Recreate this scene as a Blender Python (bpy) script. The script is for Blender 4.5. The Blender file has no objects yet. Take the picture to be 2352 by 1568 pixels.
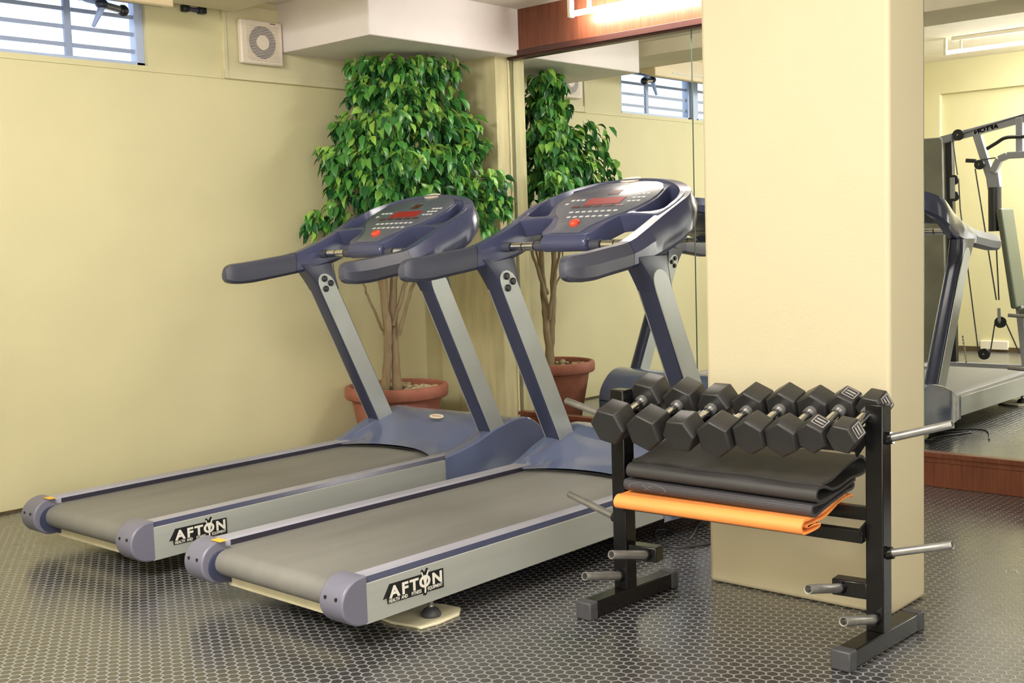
import bpy, bmesh, math, random
from mathutils import Vector, Matrix
PI = math.pi
SC = bpy.context.scene
COL = SC.collection
R = random.Random(7)

# ------------------------------------------------------------------ materials
def lin(c):
    return tuple(((v/255)/12.92 if v/255 <= .04045 else ((v/255+.055)/1.055)**2.4) for v in c)

def mat(name, c, rough=.5, metal=0., var=.0, vscale=8., bump=0., bscale=60., stretch=(1,1,1), c2=None, spec=.5, coat=0.):
    m = bpy.data.materials.new(name); m.use_nodes = True
    nt = m.node_tree; b = nt.nodes['Principled BSDF']
    b.inputs['Roughness'].default_value = rough; b.inputs['Metallic'].default_value = metal
    b.inputs['Specular IOR Level'].default_value = spec
    if coat: b.inputs['Coat Weight'].default_value = coat; b.inputs['Coat Roughness'].default_value = .08
    L = lin(c)
    tc = nt.nodes.new('ShaderNodeTexCoord'); mp = nt.nodes.new('ShaderNodeMapping')
    mp.inputs['Scale'].default_value = stretch
    nt.links.new(tc.outputs['Object'], mp.inputs['Vector'])
    nz = nt.nodes.new('ShaderNodeTexNoise'); nz.inputs['Scale'].default_value = vscale; nz.inputs['Detail'].default_value = 5
    nt.links.new(mp.outputs[0], nz.inputs['Vector'])
    rp = nt.nodes.new('ShaderNodeValToRGB')
    e0, e1 = rp.color_ramp.elements
    e0.position, e1.position = .3, .7
    hi = lin(c2) if c2 else tuple(min(1, v*(1+var)) for v in L)
    lo = L if c2 else tuple(v*(1-var) for v in L)
    e0.color = (*lo, 1); e1.color = (*hi, 1)
    nt.links.new(nz.outputs[0], rp.inputs[0]); nt.links.new(rp.outputs[0], b.inputs['Base Color'])
    if bump:
        n2 = nt.nodes.new('ShaderNodeTexNoise'); n2.inputs['Scale'].default_value = bscale; n2.inputs['Detail'].default_value = 4
        nt.links.new(mp.outputs[0], n2.inputs['Vector'])
        bp = nt.nodes.new('ShaderNodeBump'); bp.inputs['Strength'].default_value = bump; bp.inputs['Distance'].default_value = .01
        nt.links.new(n2.outputs[0], bp.inputs['Height']); nt.links.new(bp.outputs[0], b.inputs['Normal'])
    return m

def emit(name, c, s):
    m = bpy.data.materials.new(name); m.use_nodes = True
    b = m.node_tree.nodes['Principled BSDF']
    b.inputs['Base Color'].default_value = (*lin(c), 1)
    b.inputs['Emission Color'].default_value = (*lin(c), 1); b.inputs['Emission Strength'].default_value = s
    return m

M = {}
M['wall'] = mat('yellow_paint', (213,205,163), .62, var=.05, vscale=1.3, bump=.12, bscale=90)
M['wall_stained'] = mat('stained_paint', (204,194,152), .65, var=.16, vscale=5, bump=.12, bscale=90, stretch=(3,3,.5))
M['column'] = mat('cream_paint', (193,182,152), .6, var=.03, vscale=1.2, bump=.06, bscale=90)
M['ply'] = mat('painted_board', (212,204,168), .6, var=.06, vscale=6)
M['duct'] = mat('white_duct_paint', (226,218,216), .55, var=.06, vscale=2.2, bump=.05, bscale=20)
M['ceil'] = mat('ceiling_paint', (222,214,200), .7, var=.08, vscale=2.5)
M['beamp'] = mat('beam_paint', (206,196,170), .7, var=.08, vscale=2.5)
M['wood'] = mat('red_brown_veneer', (98,52,36), .3, c2=(120,70,47), vscale=5, stretch=(14,14,.7), spec=.4)
M['wood_dark'] = mat('dark_red_moulding', (62,30,24), .4, var=.1, vscale=6)
M['mirror'] = mat('mirror_glass', (246,249,245), .0, metal=1., var=0)
M['mirror_edge'] = mat('mirror_edge', (92,110,96), .25)
M['blue'] = mat('blue_plastic', (70,74,104), .22, var=.05, vscale=3, bump=.02, bscale=200)
M['blue_hood'] = mat('blue_hood_plastic', (98,107,138), .14, var=.04, vscale=2, coat=.4)
M['blue_dark'] = mat('dark_blue_plastic', (54,58,82), .28, var=.05, vscale=3)
M['lip'] = mat('dark_lip', (42,40,54), .4)
M['lilac'] = mat('lilac_plastic', (106,105,121), .36, var=.04, vscale=4)
M['rail'] = mat('lilac_grey_rail', (150,149,161), .36, var=.05, vscale=4, stretch=(3,.4,3))
M['silver'] = mat('brushed_silver', (174,177,172), .36, metal=.25, var=.05, vscale=5, stretch=(4,.3,4))
M['plate'] = mat('satin_aluminium', (172,176,176), .32, metal=.35, var=.05, vscale=5)
M['belt'] = mat('grey_running_belt', (108,106,103), .5, c2=(125,123,118), vscale=2.5, stretch=(2,.35,2), bump=.08, bscale=240)
M['grip'] = mat('grip_foam', (68,70,84), .4, var=.05, vscale=4)
M['face'] = mat('console_face', (92,96,110), .22, var=.06, vscale=5)
M['led'] = emit('red_display', (150,34,30), .03)
M['led_dark'] = mat('dark_red_window', (84,38,36), .25)
M['keyw'] = mat('white_key', (214,216,216), .5)
M['red'] = mat('red_button', (224,78,48), .35)
M['badge'] = mat('cream_badge', (226,212,190), .4, var=.1, vscale=60)
M['badge_line'] = mat('brown_badge_print', (150,110,90), .5)
M['yellow'] = mat('yellow_sticker', (226,176,62), .5)
M['chrome'] = mat('chrome', (204,204,204), .12, metal=1., var=.05, vscale=20)
M['steel'] = mat('scuffed_steel', (150,148,146), .38, metal=.7, var=.14, vscale=30, stretch=(1,1,1))
M['black'] = mat('black_plastic', (26,26,28), .4)
M['blackgloss'] = mat('black_enamel', (17,16,17), .22, var=.1, vscale=6, spec=.35)
M['cap'] = mat('rubber_end_cap', (62,62,66), .5, var=.15, vscale=25)
M['hex'] = mat('black_rubber', (38,37,37), .42, var=.12, vscale=14, bump=.04, bscale=150)
M['emboss'] = mat('worn_embossing', (150,145,145), .5, var=.2, vscale=90)
M['mat_black'] = mat('black_mat', (50,48,48), .6, var=.14, vscale=5, bump=.05, bscale=200, stretch=(1,5,5))
M['mat_grey'] = mat('charcoal_mat', (60,57,61), .6, var=.12, vscale=5, bump=.05, bscale=200, stretch=(1,5,5))
M['emblem'] = mat('pressed_emblem', (98,94,100), .6)
M['orange'] = mat('orange_mat', (240,148,76), .6, var=.06, vscale=6)
M['cream'] = mat('cream_enamel', (214,206,176), .5, var=.08, vscale=12)
M['decal'] = mat('decal_black', (24,25,26), .45)
M['decalw'] = mat('decal_white', (220,216,206), .5)
M['terra'] = mat('terracotta', (154,92,74), .7, c2=(174,110,90), vscale=7, bump=.15, bscale=40)
M['soil'] = mat('dry_soil', (92,78,56), .9, var=.3, vscale=40, bump=.4, bscale=60)
M['pebble'] = mat('pale_pebble', (186,170,136), .8, var=.2, vscale=20)
M['bark'] = mat('pale_bark', (142,122,94), .8, c2=(170,150,120), vscale=14, bump=.3, bscale=50, stretch=(2,2,.6))
M['pvc'] = mat('ivory_plastic', (226,214,198), .45, var=.02)
M['vent_dark'] = mat('fan_shadow', (70,66,92), .6)
M['acbody'] = mat('beige_casing', (206,188,152), .5, var=.05, vscale=5)
M['aclip'] = mat('grey_louvre', (120,130,124), .3)
M['winframe'] = mat('pale_blue_metal', (176,190,222), .45, var=.05, vscale=6)
M['bar'] = mat('grey_blue_bar', (150,162,192), .5)
M['bracket'] = mat('blue_grey_metal', (150,170,215), .4)
M['outside'] = emit('daylight_glow_plaster', (214,228,252), 1.02)  # emission put into the outside wall in place of daylight on it
M['outpost'] = emit('daylight_glow_white', (255,255,255), 2.)  # the post glows by itself, daylight put into its material
M['tube'] = emit('fluorescent_tube', (255,252,244), 130)
M['lampw'] = mat('white_enamel', (232,224,206), .4)
M['gymgrey'] = mat('gym_grey_enamel', (146,148,156), .38, var=.08, vscale=4)
M['gympanel'] = mat('weathered_shroud', (116,116,104), .5, var=.2, vscale=3)
M['pad'] = mat('dark_green_vinyl', (84,90,76), .45)
M['cable'] = mat('black_cable', (58,58,62), .45)
M['skirt'] = mat('dusty_edge', (84,70,44), .8, var=.3, vscale=14)
M['chain'] = mat('chain_steel', (160,160,150), .4, metal=.6)

# window glass
def glass_mat():
    m = bpy.data.materials.new('clear_glass'); m.use_nodes = True; nt = m.node_tree
    out = nt.nodes['Material Output']; nt.nodes.remove(nt.nodes['Principled BSDF'])
    t = nt.nodes.new('ShaderNodeBsdfTransparent'); t.inputs[0].default_value = (.93,.96,1,1)
    g = nt.nodes.new('ShaderNodeBsdfGlossy'); g.inputs['Roughness'].default_value = .02
    fr = nt.nodes.new('ShaderNodeLayerWeight'); fr.inputs[0].default_value = .12
    mx = nt.nodes.new('ShaderNodeMixShader')
    nt.links.new(fr.outputs[0], mx.inputs[0]); nt.links.new(t.outputs[0], mx.inputs[1]); nt.links.new(g.outputs[0], mx.inputs[2])
    nt.links.new(mx.outputs[0], out.inputs[0]); return m
M['glass'] = glass_mat()

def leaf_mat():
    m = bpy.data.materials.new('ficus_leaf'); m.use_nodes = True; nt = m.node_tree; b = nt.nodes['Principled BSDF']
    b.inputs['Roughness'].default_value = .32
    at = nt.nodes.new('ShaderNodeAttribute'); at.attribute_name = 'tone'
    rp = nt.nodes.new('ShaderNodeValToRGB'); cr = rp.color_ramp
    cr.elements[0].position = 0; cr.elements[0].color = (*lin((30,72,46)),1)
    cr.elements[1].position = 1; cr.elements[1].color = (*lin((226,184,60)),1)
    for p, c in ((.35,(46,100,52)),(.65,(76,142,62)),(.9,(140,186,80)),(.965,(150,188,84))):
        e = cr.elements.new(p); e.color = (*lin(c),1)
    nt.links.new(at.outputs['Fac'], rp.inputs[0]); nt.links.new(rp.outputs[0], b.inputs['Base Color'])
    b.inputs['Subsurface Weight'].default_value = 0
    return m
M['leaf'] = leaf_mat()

def floor_mat():
    m = bpy.data.materials.new('hexagonal_rubber_matting'); m.use_nodes = True; nt = m.node_tree; b = nt.nodes['Principled BSDF']
    N = lambda t: nt.nodes.new(t); K = nt.links.new
    def vm(op, a, c=None):
        n = N('ShaderNodeVectorMath'); n.operation = op
        for i, v in enumerate((a, c)):
            if v is None: continue
            if isinstance(v, tuple): n.inputs[i].default_value = v
            else: K(v, n.inputs[i])
        return n.outputs['Value'] if op in ('LENGTH','DOT_PRODUCT') else n.outputs[0]
    def ma(op, a, c=None, d=None):
        n = N('ShaderNodeMath'); n.operation = op
        for i, v in enumerate((a, c, d)):
            if v is None: continue
            if isinstance(v, (int,float)): n.inputs[i].default_value = v
            else: K(v, n.inputs[i])
        return n.outputs[0]
    tc = N('ShaderNodeTexCoord')
    cell = .037
    r = (1.0, 1.7320508, 1.0)
    sp_ = N('ShaderNodeMapping'); sp_.inputs['Rotation'].default_value = (0,0,math.radians(90)); K(tc.outputs['Object'], sp_.inputs['Vector'])
    p = vm('SCALE', sp_.outputs[0]); p.node.inputs['Scale'].default_value = 1/cell
    p = vm('MULTIPLY', p, (1,1,0))
    def modc(v):
        q = vm('DIVIDE', v, r); q = vm('FRACTION', q); q = vm('SUBTRACT', q, (.5,.5,0)); q = vm('MULTIPLY', q, (1,1.7320508,0)); return q
    a = modc(p); c = modc(vm('ADD', p, (.5,.8660254,0)))
    la, lc = vm('LENGTH', a), vm('LENGTH', c)
    lt = ma('LESS_THAN', la, lc)
    mixn = N('ShaderNodeMix'); mixn.data_type = 'VECTOR'
    K(lt, mixn.inputs[0]); K(c, mixn.inputs[4]); K(a, mixn.inputs[5])
    g = vm('ABSOLUTE', mixn.outputs[1])
    d1 = vm('DOT_PRODUCT', g, (.5,.8660254,0)); d2 = vm('DOT_PRODUCT', g, (1,0,0))
    hexd = ma('MAXIMUM', d1, d2)                     # 0 centre .. .5 edge
    mr = N('ShaderNodeMapRange'); mr.interpolation_type = 'SMOOTHSTEP'
    K(hexd, mr.inputs[0]); mr.inputs[1].default_value = .395; mr.inputs[2].default_value = .455
    line = mr.outputs[0]
    big = N('ShaderNodeTexNoise'); big.inputs['Scale'].default_value = 1.1; big.inputs['Detail'].default_value = 6
    K(tc.outputs['Object'], big.inputs['Vector'])
    dust = N('ShaderNodeValToRGB'); dust.color_ramp.elements[0].position = .42; dust.color_ramp.elements[1].position = .66
    dust.color_ramp.elements[0].color = (*lin((40,40,42)),1); dust.color_ramp.elements[1].color = (*lin((62,60,57)),1)
    K(big.outputs[0], dust.inputs[0])
    mc = N('ShaderNodeMix'); mc.data_type = 'RGBA'
    K(line, mc.inputs[0]); K(dust.outputs[0], mc.inputs[6]); mc.inputs[7].default_value = (*lin((132,131,134)),1)
    K(mc.outputs[2], b.inputs['Base Color'])
    ro = N('ShaderNodeMapRange'); K(big.outputs[0], ro.inputs[0]); ro.inputs[3].default_value = .16; ro.inputs[4].default_value = .32
    K(ro.outputs[0], b.inputs['Roughness'])
    bp = N('ShaderNodeBump'); bp.inputs['Strength'].default_value = .5; bp.inputs['Distance'].default_value = .003
    K(line, bp.inputs['Height']); K(bp.outputs[0], b.inputs['Normal'])
    b.inputs['Specular IOR Level'].default_value = .7
    b.inputs['Coat Weight'].default_value = .62; b.inputs['Coat IOR'].default_value = 1.6
    cr_ = N('ShaderNodeMapRange'); K(big.outputs[0], cr_.inputs[0]); cr_.inputs[1].default_value = .35; cr_.inputs[2].default_value = .65; cr_.inputs[3].default_value = .17; cr_.inputs[4].default_value = .30
    K(cr_.outputs[0], b.inputs['Coat Roughness'])
    cb = N('ShaderNodeBump'); cb.inputs['Strength'].default_value = .45; cb.inputs['Distance'].default_value = .003
    K(line, cb.inputs['Height']); K(cb.outputs[0], b.inputs['Coat Normal'])
    return m
M['floor'] = floor_mat()

# ribbed mat (fine lengthwise ridges)
def ribbed(name, c):
    m = mat(name, c, .6, var=.1, vscale=5, stretch=(1,5,5)); nt = m.node_tree; b = nt.nodes['Principled BSDF']
    tc = nt.nodes.new('ShaderNodeTexCoord'); w = nt.nodes.new('ShaderNodeTexWave'); w.bands_direction = 'Z'
    w.inputs['Scale'].default_value = 60; w.inputs['Distortion'].default_value = .6
    nt.links.new(tc.outputs['Object'], w.inputs['Vector'])
    bp = nt.nodes.new('ShaderNodeBump'); bp.inputs['Strength'].default_value = .35; bp.inputs['Distance'].default_value = .003
    nt.links.new(w.outputs[0], bp.inputs['Height']); nt.links.new(bp.outputs[0], b.inputs['Normal']); return m
M['ribbed'] = ribbed('ribbed_charcoal_mat', (60,58,62))

# ------------------------------------------------------------------ mesh builder
class MB:
    def __init__(s): s.v = []; s.f = []
    def add(s, vs, fs):
        o = len(s.v); s.v += [tuple(v) for v in vs]; s.f += [tuple(i+o for i in f) for f in fs]; return s
    def box(s, x0, x1, y0, y1, z0, z1):
        vs = [(x,y,z) for z in (z0,z1) for y in (y0,y1) for x in (x0,x1)]
        return s.add(vs, [(0,2,3,1),(4,5,7,6),(0,1,5,4),(2,6,7,3),(0,4,6,2),(1,3,7,5)])
    def beam(s, a, b, w, h, up=(0,0,1)):           # rectangular bar from a to b, w across, h along up
        a, b, up = Vector(a), Vector(b), Vector(up); d = (b-a).normalized(); x = d.cross(up).normalized(); u = x.cross(d)
        vs = [p + x*(i*w/2) + u*(j*h/2) for p in (a,b) for j in (-1,1) for i in (-1,1)]
        return s.add(vs, [(0,1,3,2),(4,6,7,5),(0,4,5,1),(2,3,7,6),(0,2,6,4),(1,5,7,3)])
    def prism(s, pts, ax, a0, a1):                 # polygon in the two other axes, extruded along ax
        n = len(pts); mk = {0: lambda p,t:(t,p[0],p[1]), 1: lambda p,t:(p[0],t,p[1]), 2: lambda p,t:(p[0],p[1],t)}[ax]
        vs = [mk(p,a0) for p in pts] + [mk(p,a1) for p in pts]
        fs = [tuple(range(n))[::-1], tuple(range(n,2*n))] + [(i,(i+1)%n,n+(i+1)%n,n+i) for i in range(n)]
        return s.add(vs, fs)
    def loft(s, rings, cap=True, closed=True):
        n = len(rings[0]); vs = [v for r in rings for v in r]; fs = []
        for k in range(len(rings)-1):
            for i in range(n if closed else n-1):
                j = (i+1) % n; fs.append((k*n+i, k*n+j, (k+1)*n+j, (k+1)*n+i))
        if cap and closed: fs += [tuple(range(n))[::-1], tuple(range((len(rings)-1)*n, len(rings)*n))]
        return s.add(vs, fs)
    def tube(s, pts, r, n=12, cap=True):
        P = [Vector(p) for p in pts]; rings = []; last = None; rr = r if isinstance(r, (list,tuple)) else [r]*len(P)
        t0 = (P[1]-P[0]).normalized(); x = t0.orthogonal().normalized()
        for i, p in enumerate(P):
            t = (P[min(i+1,len(P)-1)] - P[max(i-1,0)]).normalized()
            if last is not None and t.dot(last) < -.5: t = -t
            last = t
            x = (x - t*x.dot(t)).normalized(); y = t.cross(x)
            rings.append([p + (x*math.cos(2*PI*k/n) + y*math.sin(2*PI*k/n))*rr[i] for k in range(n)])
        return s.loft(rings, cap)
    def lathe(s, prof, c=(0,0,0), n=40, cap=False):
        c = Vector(c); rings = [[c + Vector((r*math.cos(2*PI*k/n), r*math.sin(2*PI*k/n), z)) for k in range(n)] for r, z in prof]
        return s.loft(rings, cap)
    def ell(s, c, rx, ry, rz, nu=12, nv=8):
        c = Vector(c); rings = []
        for j in range(1, nv):
            a = PI*j/nv
            rings.append([c+Vector((rx*math.sin(a)*math.cos(2*PI*k/nu), ry*math.sin(a)*math.sin(2*PI*k/nu), -rz*math.cos(a))) for k in range(nu)])
        return s.loft(rings)
    def xform(s, m): s.v = [tuple(m @ Vector(v)) for v in s.v]; return s
    def build(s, name, m, parent=None, smooth=None, bevel=0, seg=2, world=False):
        me = bpy.data.meshes.new(name); me.from_pydata(s.v, [], s.f)
        bm = bmesh.new(); bm.from_mesh(me); bmesh.ops.recalc_face_normals(bm, faces=bm.faces); bm.to_mesh(me); bm.free()
        return link(name, me, m, parent, smooth, bevel, seg)

def link(name, me, m, parent=None, smooth=None, bevel=0, seg=2):
    me.materials.clear(); me.materials.append(m)
    o = bpy.data.objects.new(name, me); COL.objects.link(o)
    if parent: o.parent = parent
    if smooth is not None:
        me.shade_smooth(); me.set_sharp_from_angle(angle=math.radians(smooth))
    if bevel:
        b = o.modifiers.new('bevel', 'BEVEL'); b.width = bevel; b.segments = seg; b.limit_method = 'ANGLE'; b.angle_limit = math.radians(35)
        if smooth is None: me.shade_smooth(); me.set_sharp_from_angle(angle=math.radians(50))
    return o
def thing(name, label, cat, loc=(0,0,0), rz=0, group=None):
    o = bpy.data.objects.new(name, None); COL.objects.link(o); o.empty_display_size = .1
    o.location = loc; o.rotation_euler = (0,0,rz); tag(o, label, cat, group); return o
def tag(o, label, cat, group=None):
    o['label'] = label; o['category'] = cat
    if group: o['group'] = group
    return o
def struct(o, label=None):
    o['kind'] = 'structure'
    if label: o['label'] = label
    return o
def kids(o): return [c for c in bpy.data.objects if c.parent == o]
def copy_tree(o, parent=None):
    c = o.copy(); COL.objects.link(c)
    if parent: c.parent = parent
    for ch in kids(o): copy_tree(ch, c)
    return c
def cat_rom(P, n):
    P = [Vector(p) for p in P]; out = []
    for i in range(len(P)-1):
        p0, p1, p2, p3 = P[max(i-1,0)], P[i], P[i+1], P[min(i+2,len(P)-1)]
        for k in range(n):
            t = k/n
            out.append(.5*((2*p1)+(p2-p0)*t+(2*p0-5*p1+4*p2-p3)*t*t+(3*p1-p0-3*p2+p3)*t**3))
    out.append(P[-1]); return out
def flat_shape(outer, holes, depth, bevel, place):
    cu = bpy.data.curves.new('shape', 'CURVE'); cu.dimensions = '2D'; cu.fill_mode = 'BOTH'; cu.extrude = depth/2 - bevel; cu.bevel_depth = bevel; cu.bevel_resolution = 2; cu.offset = -bevel
    for ring in [outer]+holes:
        sp = cu.splines.new('POLY'); sp.points.add(len(ring)-1); sp.use_cyclic_u = True
        for q, p in zip(sp.points, ring): q.co = (p[0], p[1], 0, 1)
    o = bpy.data.objects.new('shape', cu); COL.objects.link(o)
    dg = bpy.context.evaluated_depsgraph_get(); me = bpy.data.meshes.new_from_object(o.evaluated_get(dg))
    bpy.data.objects.remove(o); bpy.data.curves.remove(cu)
    for v in me.vertices: v.co = place(v.co.x, v.co.y, v.co.z)
    bm = bmesh.new(); bm.from_mesh(me); bmesh.ops.remove_doubles(bm, verts=bm.verts, dist=1e-5); bmesh.ops.recalc_face_normals(bm, faces=bm.faces); bm.to_mesh(me); bm.free()
    return me
def text_mesh(txt, size, place, bold=.0, sx=1., depth=.0008, align='CENTER'):
    cu = bpy.data.curves.new('lettering', 'FONT'); cu.body = txt; cu.size = size; cu.extrude = depth; cu.offset = bold; cu.align_x = align
    o = bpy.data.objects.new('lettering', cu); COL.objects.link(o)
    dg = bpy.context.evaluated_depsgraph_get(); me = bpy.data.meshes.new_from_object(o.evaluated_get(dg))
    bpy.data.objects.remove(o); bpy.data.curves.remove(cu)
    for v in me.vertices: v.co = place(v.co.x*sx, v.co.y, v.co.z)
    return me
def join_meshes(mes):
    bm = bmesh.new()
    for m in mes: bm.from_mesh(m)
    me = bpy.data.meshes.new('joined'); bm.to_mesh(me); bm.free(); return me
def smoothring(ring, n=5):
    m = len(ring); out = []
    for i in range(m):
        p0, p1, p2, p3 = [Vector(ring[(i+k) % m]) for k in (-1,0,1,2)]
        for k in range(n):
            t = k/n
            out.append(.5*((2*p1)+(p2-p0)*t+(2*p0-5*p1+4*p2-p3)*t*t+(3*p1-p0-3*p2+p3)*t**3))
    return [(q[0], q[1]) for q in out]

# ------------------------------------------------------------------ the room
ZC, ZB = 2.755, 2.99
struct(MB().box(-.6,7.4,-6.6,.2,-.12,0).build('floor', M['floor']), 'black rubber floor matting with a hexagon pattern')
w = MB().box(-.16,0,-6.6,.15,0,2.286).box(-.16,.008,-2.175,.15,2.286,3.05).box(-.16,.008,-6.6,-4.45,2.286,3.05).box(-.16,.008,-4.45,-2.175,2.286,2.316).box(-.16,.008,-4.45,-2.175,2.70,3.05)
struct(w.build('wall_left', M['wall']), 'yellow painted wall with a high barred window')
struct(MB().box(-.16,7.4,0.004,.16,0,3.05).build('wall_back', M['wall']), 'wall behind the mirrors')
struct(MB().box(7.2,7.4,-6.6,.15,0,3.05).build('wall_right', M['wall']))
w = MB().box(-.16,7.4,-6.6,-6.44,0,3.05).box(-.1,.97,-6.44,-6.38,0,3.05).box(.97,7.3,-6.44,-6.38,2.66,3.05)
struct(w.build('wall_front', M['wall']), 'yellow wall seen in the mirror, with a shallow recess')
struct(MB().box(-.16,7.4,-1.75,.15,ZC,3.12).build('ceiling', M['ceil']))
struct(MB().box(-.16,7.4,-6.6,-1.7,ZB,3.12).build('ceiling_raised', M['ceil']))
struct(MB().box(.12,7.3,-2.22,-1.68,2.65,3.0).build('ceiling_beam', M['beamp'], bevel=.004))
struct(MB().box(0.0,.838,-1.287,-.001,2.465,ZC+.02).build('ceiling_duct', M['duct'], bevel=.006), 'white boxed duct under the ceiling above the plant')
struct(MB().box(.30,.735,-.145,.02,0,2.47).build('wall_pilaster', M['wall_stained'], bevel=.006), 'stained yellow pilaster beside the mirror')
struct(MB().box(3.482,4.192,-2.035,-1.75,0,ZC+.01).build('column', M['column'], bevel=.016, seg=4), 'cream square column')
# thin ridge of paint and dust where the walls meet the matting
struct(MB().box(0,.010,-6.4,0,0,.012).build('baseboard_left', M['skirt']))
struct(MB().box(0.02,7.2,-6.438,-6.425,0,.05).build('baseboard_front', M['skirt']))
# mirror wall
struct(MB().box(.79,7.2,-.034,.003,2.455,ZC).box(1.79,1.794,-.0355,0,2.5,ZC).build('trim_1', M['wood']), 'glossy red-brown wooden fascia above the mirrors')
struct(MB().box(.745,7.2,-.052,.003,2.462,2.50).box(.745,7.2,-.04,.003,2.448,2.466).build('trim_2', M['wood_dark'], bevel=.003), 'dark red moulding over the mirrors')
struct(MB().box(.738,7.2,-.026,.003,0,.150).box(.738,7.2,-.036,.003,.150,.176).box(.738,7.2,-.031,.003,.125,.138).build('baseboard_back', M['wood'], bevel=.003), 'red-brown wooden skirting below the mirrors')
edges = [.752, 2.121, 3.46, 4.8, 6.14, 7.19]
labs = ['large wall mirror between the yellow pilaster and the thin seam, reflecting the plant', 'wall mirror mostly hidden behind the cream column', 'wall mirror beside the column reflecting the grey multi-gym', None, None]
for i in range(3):
    t = thing('wall_mirror', labs[i], 'mirror', (edges[i], 0, .176), group='mirrors along the back wall')
    L = edges[i+1]-edges[i]-.004
    MB().add([(0,-.007,0),(L,-.007,0),(L,-.007,2.276),(0,-.007,2.276)], [(0,1,2,3)]).build('mirror_glass', M['mirror'], t)
    MB().box(-.0005,L+.0005,-.0065,-.0005,0,2.276).box(-.0012,.0012,-.0085,-.001,0,2.276).box(L-.0012,L+.0012,-.0085,-.001,0,2.276).build('glass_edge', M['mirror_edge'], t)
struct(MB().box(4.8,7.19,-.006,0,.176,2.46).build('trim_3', M['mirror']))

# window, bars and what lies outside
def window(n, y0, y1):
    f = MB().box(-.08,-.02,y1-.05,y1,2.316,2.70).box(-.08,-.02,y0,y0+.035,2.316,2.70).box(-.08,-.02,y0,y1,2.316,2.336).box(-.08,-.02,y0,y1,2.68,2.70)
    fo = struct(f.build('window_%d' % n, M['winframe'], bevel=.003), 'high window with pale blue frame and horizontal bars' if n == 1 else None)
    g = MB().add([(-.06,y0+.03,2.33),(-.06,y1-.045,2.33),(-.06,y1-.045,2.69),(-.06,y0+.03,2.69)],[(0,1,2,3)]); g.build('pane', M['glass'], fo)
    b = MB()
    for z in (2.395,2.487,2.579,2.665): b.box(-.052,-.04,y0+.01,y1-.02,z-.010,z+.010)
    ym = y1-.43
    while ym > y0+.2:
        b.box(-.056,-.034,ym-.018,ym+.018,2.32,2.70); ym -= .62
    b.build('window_bars', M['bar'], fo)
window(1, -3.24, -2.175); window(2, -4.44, -3.32)
struct(MB().box(-.10,.0,-3.32,-3.24,2.31,2.70).build('trim_4', M['winframe']))
struct(MB().box(-1.1,-1.05,-9,1.5,1.2,4.2).build('exterior_wall', M['outside']), 'bright pale wall outside the window')
struct(MB().box(-.5,-.40,-2.58,-2.50,1.8,4.0).build('exterior_post', M['outpost']), 'white post outside the window')

# painted board behind the fan
bo = MB().box(.008,.020,-1.69,-.06,2.288,2.72)
bo.box(.020,.028,-1.69,-1.665,2.288,2.72).box(.020,.026,-1.69,-.06,2.288,2.335).box(.020,.026,-.78,-.755,2.288,2.72)
struct(bo.build('trim_5', M['ply'], bevel=.002), 'painted board set in the wall behind the extractor fan')
# extractor fan
t = thing('extractor_fan', 'square ivory extractor fan with a round slatted grille on the yellow wall', 'fan', (.028,-1.447,2.508))
MB().box(0,.040,-.15,.15,-.128,.128).build('housing', M['pvc'], t, bevel=.012, seg=3)
disc = MB(); disc.add([(.0412, .095*math.cos(a), .095*math.sin(a)) for a in [2*PI*k/40 for k in range(40)]], [tuple(range(40))]).build('fan_opening', M['vent_dark'], t)
sl = MB()
for k in range(24):
    z = -.105+k*.0086
    half = .112
    sl.box(.040,.046,-.09 if abs(z) > .1 else -.112, half, z-.0018, z+.0018)
sl.build('grille', M['pvc'], t)
MB().prism([(.043*math.cos(2*PI*k/28), .043*math.sin(2*PI*k/28)) for k in range(28)], 0, .040, .047).build('hub', M['pvc'], t)
MB().box(.040,.0408,.06,.10,.112,.117).build('nameplate', M['vent_dark'], t)

# air conditioner casing hung in front of the window head
t = thing('air_conditioner', 'long beige air conditioner casing under the ceiling in front of the window', 'air conditioner', (.0,-2.20,2.575))
MB().prism([(.315,.0),(.335,.006),(.335,.176),(.012,.176),(.012,.11)], 1, -1.5, 0).build('casing', M['acbody'], t, bevel=.006)
MB().prism([(.29,.004),(.294,.012),(.10,.080),(.095,.073)], 1, -1.46, -.04).build('louvre', M['aclip'], t)
MB().box(.3345,.339,-1.45,-.25,.045,.052).build('casing_slot', M['aclip'], t)
# bracket hanging by the window
t = thing('wall_bracket', 'blue-grey metal bracket with round dark ends hanging in front of the window bars', 'bracket', (.008,-2.44,2.60))
MB().tube([(0,-.14,.05),(.05,-.10,.02),(.10,-.04,0)], .016, 8).build('upper_arm', M['bracket'], t)
MB().tube([(.10,-.04,-.01),(.10,-.065,-.06),(.10,-.10,-.125)], [.02,.016,.010], 8).build('lower_arm', M['bracket'], t)
MB().ell((.10,-.045,-.005),.03,.035,.028).build('joint', M['blue_dark'], t, smooth=60)
MB().tube([(.10,-.03,-.01),(.10,.06,-.022)], .02, 10).build('spindle', M['chrome'], t, smooth=40)
MB().ell((.10,.075,-.025),.03,.03,.032).build('end_ball', M['black'], t, smooth=60)
MB().box(0,.02,-.17,-.11,.02,.08).build('wall_plate', M['bracket'], t)
t = thing('wall_fitting', 'small black two-part fitting tucked under the ceiling beside the window', 'fitting', (.008,-1.88,2.655))
MB().box(0,.045,-.075,-.035,-.022,.018).build('first_block', M['black'], t, bevel=.008)
MB().box(0,.045,.03,.075,-.022,.018).build('second_block', M['black'], t, bevel=.008)
MB().tube([(.02,-.05,0),(.025,0,-.005),(.02,.05,0)], .012, 8).build('link', M['vent_dark'], t)
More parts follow.
